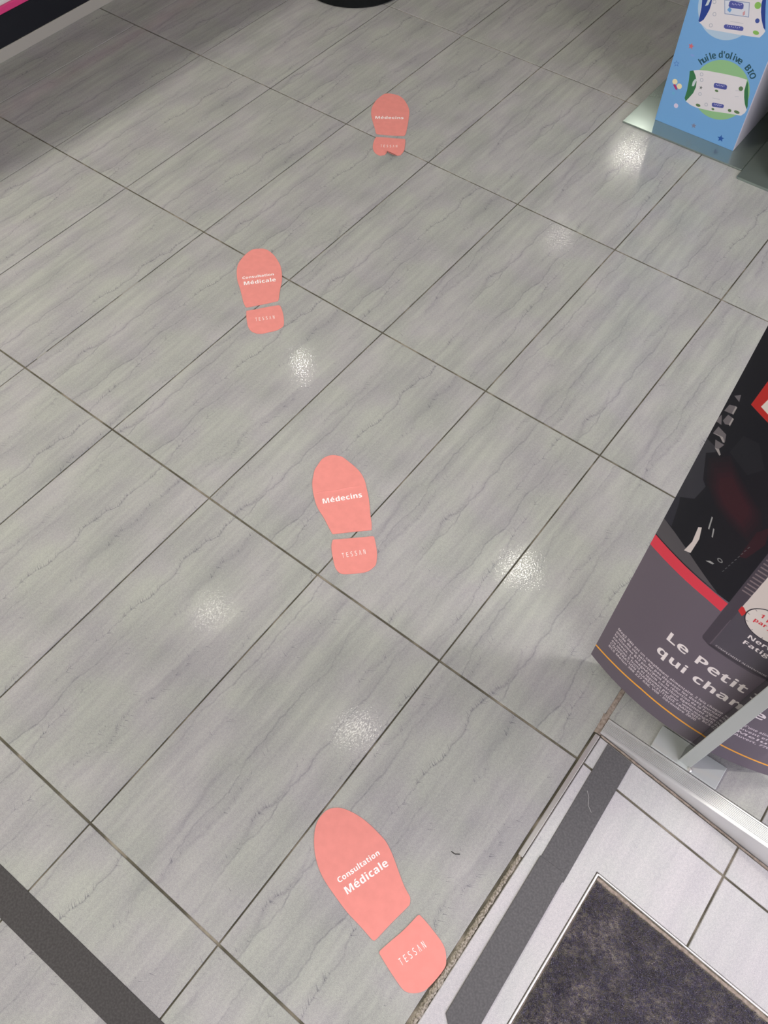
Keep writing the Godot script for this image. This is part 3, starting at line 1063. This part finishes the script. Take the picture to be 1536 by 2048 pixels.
	for s in [[192, 158, 14, 4], [196, 143, 10, 3], [140, 118, 20, 3], [118, 315, 34, 5]]:
		shape(im, mm_points([s[0], s[1], s[0] + s[2], s[1] + s[3], s[0] + s[2], s[1] + s[3] + 0.8, s[0], s[1] + 0.8]), faint, k)
	# "huile d'olive BIO" bent round the green disc
	var c := Vector2(0.1533, 0.1444)
	arc_text(im, "huile d'olive", c, 0.0845, 147.0, 72.0, 0.0165, true, teal, k)
	arc_text(im, "BIO", c, 0.0855, 62.0, 40.0, 0.0165, true, teal, k)
	# stars, butterfly and dots
	shape(im, star(Vector2(0.039, 0.226), 0.0085), Color(0.82, 0.42, 0.46), k)
	shape(im, star(Vector2(0.014, 0.170), 0.009, 0.3), Color(0.28, 0.45, 0.75), k)
	shape(im, star(Vector2(0.014, 0.170), 0.0062, 0.3), Color(0.44, 0.645, 0.85), k)
	shape(im, disc(Vector2(0.0245, 0.123), 0.0075), Color(0.92, 0.87, 0.7), k)
	shape(im, disc(Vector2(0.0405, 0.1155), 0.0075), Color(0.92, 0.87, 0.7), k)
	shape(im, mm_points([22, 113, 27, 117, 36, 109, 38, 103, 32, 104]), Color(0.66, 0.2, 0.45), k)
	shape(im, disc(Vector2(0.048, 0.061), 0.0065), Color(0.85, 0.8, 0.9), k)
	shape(im, star(Vector2(0.115, 0.026), 0.008, 0.2), Color(0.5, 0.5, 0.6), k)
	shape(im, star(Vector2(0.200, 0.0205), 0.0105, 0.15), Color(0.13, 0.33, 0.64), k)
	shape(im, disc(Vector2(0.050, 0.205), 0.006, 20, 0.4), Color(0.5, 0.62, 0.86), k)
	shape(im, disc(Vector2(0.030, 0.092), 0.0045), Color(0.42, 0.68, 0.84), k)
	im.resize(490, 900, Image.INTERPOLATE_LANCZOS)
	return ImageTexture.create_from_image(im)

func arc_text(im: Image, words: String, c: Vector2, r: float, from: float, to: float, tall: float, bold: bool, col: Color, k: float) -> void:
	var m := measure(bold)
	for i in words.length():
		var g := letters(words[i], bold)
		if g.is_empty():
			continue
		var a := deg_to_rad(lerpf(from, to, (i + 0.5) / words.length()))
		var up := Vector2.from_angle(a)
		var along := Vector2(up.y, -up.x)
		var lo := 1e9
		var hi := -1e9
		for p in g:
			lo = minf(lo, p.x)
			hi = maxf(hi, p.x)
		var out := PackedVector2Array()
		for p in g:
			var q := Vector2(p.x - (lo + hi) * 0.5, p.y - m.x) / m.y * tall
			out.append(c + up * (r + q.y) + along * q.x)
		stamp(im, out, col, k)

func build_round_stand() -> void:
	var t := thing("pedestal_stand", "black stand with a round flat base at the top of the picture", "stand", Vector3(0.104, 0, -0.665))
	var st := tool()
	lathe(st, [Vector2(0.0, 0.0), Vector2(0.182, 0.0), Vector2(0.1885, 0.004), Vector2(0.1885, 0.04), Vector2(0.182, 0.046), Vector2(0.0, 0.048)], Vector3.ZERO, 72)
	part("round_base", st, mats["black enamel"], t)
	st = tool()
	lathe(st, [Vector2(0.0, 0.046), Vector2(0.022, 0.046), Vector2(0.022, 0.72), Vector2(0.0, 0.72)], Vector3.ZERO, 32)
	part("pole", st, mats["black enamel"], t)

func build_post() -> void:
	var t := thing("metal_post", "slim grey post with dark polished sides on a small floor plate before the totem", "post", Vector3(2.2525, 0, 1.0965))
	var st := tool()
	box(st, Vector3(-0.062, 0.0, -0.04), Vector3(0.0625, 0.004, 0.0065), 0.001)
	part("floor_plate", st, mats["pale satin plate"], t)
	st = tool()
	box(st, Vector3(-0.011, 0.0, -0.0292), Vector3(0.011, 1.2, -0.0022), 0.0006)
	var p := part("panel", st, mats["dark polished panel"], t)
	st = tool()
	box(st, Vector3(-0.0112, 0.0, -0.0022), Vector3(0.0112, 1.2, 0.0), 0.0008)
	var edge := part("edge_strip", st, mats["grey anodised post"], t)
	for o in [p, edge]:
		o.position = Vector3(0, 0.0035, 0)
		o.rotation.z = -0.022
	st = tool()
	lathe(st, [Vector2(0.004, 0.004), Vector2(0.004, 0.006), Vector2(0.0025, 0.0075), Vector2(0.0, 0.008)], Vector3(0.012, 0, 0.003), 16)
	part("screw_head", st, mats["bright aluminium"], t)

func build_mat() -> void:
	var t := thing("entrance_mat", "dark grey-purple pile mat in a metal frame, sunk in the ramp", "mat", Vector3(SEAM, 0, 0))
	t.rotation.z = -atan(SLOPE)
	var st := tool()
	box(st, Vector3(0.1205, -0.02, 1.336), Vector3(0.1245, 0.0012, 2.38), 0.0008)
	box(st, Vector3(0.1205, -0.02, 1.336), Vector3(0.905, 0.0012, 1.339), 0.0008)
	part("metal_frame", st, mats["bright aluminium"], t)
	st = tool()
	ribbon(st, Vector3(0.126, -0.0018, 1.3435), Vector3(0.9, -0.0018, 1.3435), 0.008, 0.009, 0.0008, 0.0006, 120)
	ribbon(st, Vector3(0.1262, -0.0025, 1.35), Vector3(0.1262, -0.0025, 2.37), 0.003, 0.003, 0.0006, 0.0005, 120)
	part("dirt_edge", st, mats["beige joint filler"], t)
	st = tool()
	box(st, Vector3(0.126, -0.03, 1.345), Vector3(0.905, -0.006, 2.38))
	part("mat_base", st, mats["mat base"], t)
	# the pile: short leaning tufts
	var tuft := tool()
	for k in 3:
		var d := Vector3.FORWARD.rotated(Vector3.UP, TAU * k / 3)
		var e := d.cross(Vector3.UP) * 0.0009
		tri(tuft, d * 0.0006 - e, d * 0.0006 + e, d * 0.0016 + Vector3(0.0005, 0.0062, 0.0008), (d + Vector3.UP * 0.4).normalized())
	var mesh := tuft.commit()
	mesh.surface_set_material(0, mats["mat fibre"])
	var mm := MultiMesh.new()
	mm.transform_format = MultiMesh.TRANSFORM_3D
	mm.use_colors = true
	mm.mesh = mesh
	var count := 160000
	mm.instance_count = count
	for i in count:
		var p := Vector3(rng.randf_range(0.128, 0.56), -0.0062, rng.randf_range(1.348, 1.86))
		var b := Basis(Vector3.UP, rng.randf() * TAU).rotated(Vector3(1, 0, -0.5).normalized(), rng.randf_range(-0.2, 0.55)).scaled(Vector3.ONE * rng.randf_range(0.7, 1.35))
		mm.set_instance_transform(i, Transform3D(b, p))
		var v := rng.randf_range(0.17, 0.42)
		if rng.randf() < 0.012:
			v *= 1.8
		mm.set_instance_color(i, Color(v * rng.randf_range(0.9, 1.06), v * 0.9, v * rng.randf_range(1.12, 1.42)))
	var mi := MultiMeshInstance3D.new()
	mi.name = "pile"
	mi.multimesh = mm
	mi.set_meta("kind", "stuff")
	t.add_child(mi, true)

func build_strips() -> void:
	# on the shop floor, bottom left
	var a := thing("floor_strip", "black anti-slip strip stuck on the shop tiles at bottom left", "floor strip", Vector3(1.2, 0, 1.97))
	var st := tool()
	prism(st, PackedVector2Array([Vector2(-0.9, -0.012), Vector2(0.78, -0.046), Vector2(0.78, 0.005), Vector2(-0.9, 0.046)]), 0.0, 0.0014, 0.0005, Vector2.ZERO, true)
	part("strip_piece", st, mats["black anti-slip"], a)
	# on the ramp, in two lengths that overlap
	var b := thing("floor_strip", "charcoal anti-slip strip in two lengths, stuck along the top of the ramp", "floor strip", Vector3(SEAM, 0, 0))
	b.rotation.z = -atan(SLOPE)
	st = tool()
	prism(st, PackedVector2Array([Vector2(0.0245, 1.1435), Vector2(0.0765, 1.1435), Vector2(0.0825, 1.386), Vector2(0.0305, 1.392)]), 0.0, 0.0012, 0.0004, Vector2.ZERO, true)
	part("strip_piece", st, mats["charcoal anti-slip"], b)
	st = tool()
	prism(st, PackedVector2Array([Vector2(0.0285, 1.376), Vector2(0.0800, 1.373), Vector2(0.0885, 1.70), Vector2(0.0345, 1.656)]), 0.0008, 0.0021, 0.0004, Vector2.ZERO, true)
	part("strip_piece", st, mats["charcoal anti-slip"], b)

func lettering(st: SurfaceTool, triangles: PackedVector2Array, y: float) -> void:
	for i in range(0, triangles.size() - 2, 3):
		var p := []
		for k in 3:
			p.append(Vector3(triangles[i + k].x, y, -triangles[i + k].y))
		tri(st, p[0], p[1], p[2], Vector3.UP)

# one footprint: outlines in millimetres, x to the right and y towards the toes
func footprint(label: String, at: Vector2, ahead: Vector2, sole: Array, heel: Array, words: Array, brand: Array) -> Node3D:
	var t := thing("footprint_sticker", label, "floor sticker", Vector3(at.x, 0.0, at.y), "coral footprint stickers on the floor")
	t.rotation.y = atan2(-ahead.x, -ahead.y)
	var pieces := [["sole", sole, words], ["heel", heel, [brand]]]
	for p in pieces:
		var pts := mm_points(p[1])
		var out := PackedVector2Array()
		for q in smooth(pts):
			out.append(Vector2(q.x, -q.y))
		var st := tool()
		prism(st, out, 0.0, 0.0011, 0.0, Vector2.ZERO, true)
		var piece := part(p[0], st, mats["coral vinyl"], t)
		var ink := tool()
		for w in p[2]:
			lettering(ink, fitted(w[0], Vector2(w[1], w[2]) * 0.001, w[3] * 0.001, w[4] * 0.001, w[5], "Droid Sans", w[6]), 0.00125)
		part("lettering", ink, mats["white print"], piece)
	return t

func build_stickers() -> void:
	var consult := [["Consultation", -44, 60, 80, 8.6, true, 0.0], ["Médicale", -42, 38, 81, 12.2, true, 0.0]]
	var doctors := [["Médecins", -43, 42.5, 84, 12.2, true, 0.0]]
	footprint("coral footprint sticker reading Consultation Médicale, nearest the viewer beside the ramp seam", Vector2(1.9662, 1.5919), Vector2(-0.9458, -0.3248),
		[11, 166, 22, 158, 33, 143, 42, 125, 48, 107, 52, 90, 55, 73, 54, 56, 51, 39, 46, 17, 42, -4, 41, -21, 38, -26, 34, -30, -5, -36, -38, -42, -42, -42, -44, -39, -49, -14, -56, 16, -60, 49, -62, 77, -60, 100, -53, 123, -43, 142, -32, 156, -20, 165, -7, 169, 2, 169],
		[36, -50, 39, -51, 42, -65, 45, -88, 46, -103, 44, -115, 37, -127, 29, -134, 11, -139, -8, -142, -19, -141, -30, -136, -38, -129, -42, -120, -44, -99, -45, -78, -45, -61, -43, -59, -23, -57, 6, -55],
		consult, ["TESSΛN", -25, -95, 47, 11, false, 0.45])
	footprint("coral footprint sticker reading Médecins, creased, in the middle of the floor", Vector2(1.4618, 1.0604), Vector2(-0.7548, -0.656),
		[-4, 163, 6, 160, 17, 154, 27, 141, 38, 125, 46, 111, 51, 97, 54, 80, 54, 62, 54, 41, 52, 17, 49, -7, 48, -25, 45, -41, 42, -41, 10, -38, -18, -36, -34, -35, -36, -34, -41, -16, -47, 8, -56, 35, -59, 62, -59, 83, -57, 101, -52, 118, -47, 132, -38, 144, -28, 156, -16, 162],
		[-38, -49, -36, -48, -7, -51, 21, -54, 44, -56, 47, -58, 47, -75, 46, -93, 43, -108, 38, -122, 31, -128, 22, -133, 11, -135, -5, -134, -21, -132, -33, -129, -39, -123, -43, -113, -44, -97, -44, -76, -42, -60],
		doctors, ["TESSΛN", -25, -94, 48, 11, false, 0.45])
	footprint("coral footprint sticker reading Consultation Médicale, farther left, second from the top", Vector2(0.8797, 0.6789), Vector2(-0.7401, -0.6725),
		[-5, 167, 10, 166, 22, 163, 33, 153, 44, 134, 51, 114, 56, 93, 57, 75, 56, 54, 53, 33, 48, 14, 43, -6, 39, -26, 36, -33, 8, -37, -14, -39, -39, -41, -45, -39, -49, -20, -51, 7, -54, 35, -57, 57, -57, 79, -55, 100, -49, 121, -38, 139, -28, 151, -16, 162],
		[-44, -53, -23, -52, 7, -49, 36, -48, 40, -51, 43, -68, 44, -87, 43, -106, 40, -120, 33, -126, 21, -132, 5, -134, -10, -136, -24, -134, -34, -128, -40, -121, -45, -106, -46, -88, -46, -70],
		consult, ["TESSΛN", -25, -92, 47, 11, false, 0.45])
	var far := footprint("coral footprint sticker reading Médecins, farthest from the viewer, with a torn heel", Vector2(0.7143, -0.0602), Vector2(-0.5889, -0.8082),
		[-22, 167, -7, 172, 8, 169, 24, 162, 38, 146, 48, 124, 55, 101, 58, 77, 56, 43, 53, 7, 49, -26, 45, -38, 23, -38, -8, -36, -35, -32, -39, -25, -42, -5, -48, 20, -54, 51, -56, 72, -55, 98, -49, 120, -41, 140],
		[-38, -47, -35, -47, -7, -48, 23, -52, 46, -54, 48, -61, 47, -88, 45, -107, 39, -122, 34, -130, 25, -132, 14, -126, 4, -120, -3, -112, -5, -120, -10, -129, -23, -133, -32, -127, -40, -116, -45, -99, -45, -80, -42, -60],
		doctors, ["TESSΛN", -23, -94, 48, 11, false, 0.45])
	# the torn flap of the far heel, folded up so that its dark back shows
	var st := tool()
	var a := Vector3(-0.003, 0.0012, 0.112)
	var b := Vector3(0.026, 0.0012, 0.1325)
	var c := Vector3(0.020, 0.008, 0.139)
	var d := Vector3(-0.004, 0.010, 0.124)
	quad(st, a, b, c, d, Vector3.BACK + Vector3.UP)
	quad(st, a - Vector3(0, 0, 0.0006), b - Vector3(0, 0, 0.0006), c - Vector3(0, 0, 0.0006), d - Vector3(0, 0, 0.0006), Vector3.FORWARD)
	part("torn_flap", st, mats["dark sticker back"], far)
	# the crease across the sole of the middle one
	var mid := get_node("footprint_sticker_001/sole") as Node3D
	st = tool()
	var prev := Vector3(-0.052, 0.0011, -0.071)
	for k in range(1, 13):
		var q := Vector3(-0.052 + 0.092 * k / 12.0, 0.0011, -0.071 - 0.001 * sin(k * 0.9))
		var up := Vector3(0, 0.0007, 0)
		var s := Vector3(0, 0, 0.0009)
		quad(st, prev - s, q - s, q + up, prev + up, Vector3(0, 1, -1))
		quad(st, prev + up, q + up, q + s, prev + s, Vector3(0, 1, 1))
		prev = q
	part("crease", st, mats["coral vinyl"], mid)

func fibre(called: String, label: String, category: String, m: String, pts: Array, r: float) -> void:
	var t := thing(called, label, category, pts[0])
	var st := tool()
	for i in pts.size() - 1:
		var a: Vector3 = pts[i] - pts[0]
		var b: Vector3 = pts[i + 1] - pts[0]
		var s := (b - a).cross(Vector3.UP).normalized() * r
		var u := Vector3.UP * r * 1.6
		quad(st, a - s, b - s, b + u, a + u, Vector3.UP - s.normalized())
		quad(st, a + u, b + u, b + s, a + s, Vector3.UP + s.normalized())
	part("strand", st, mats[m], t)

func build_litter() -> void:
	fibre("lint_fibre", "short dark fibre lying on the tile left of the ramp seam", "lint", "dark fibre", [Vector3(2.012, 0.0003, 1.462), Vector3(2.019, 0.0006, 1.462), Vector3(2.026, 0.0003, 1.457)], 0.0008)
	var r := func(s: float, z: float) -> Vector3: return Vector3(SEAM + s * 0.9806, 0.0013 - s * 0.1961, z)
	fibre("lint_fibre", "long pale hair lying on the dark strip of the ramp", "lint", "pale fibre", [r.call(0.037, 1.236), r.call(0.045, 1.243), r.call(0.052, 1.256), r.call(0.062, 1.262)], 0.0003)
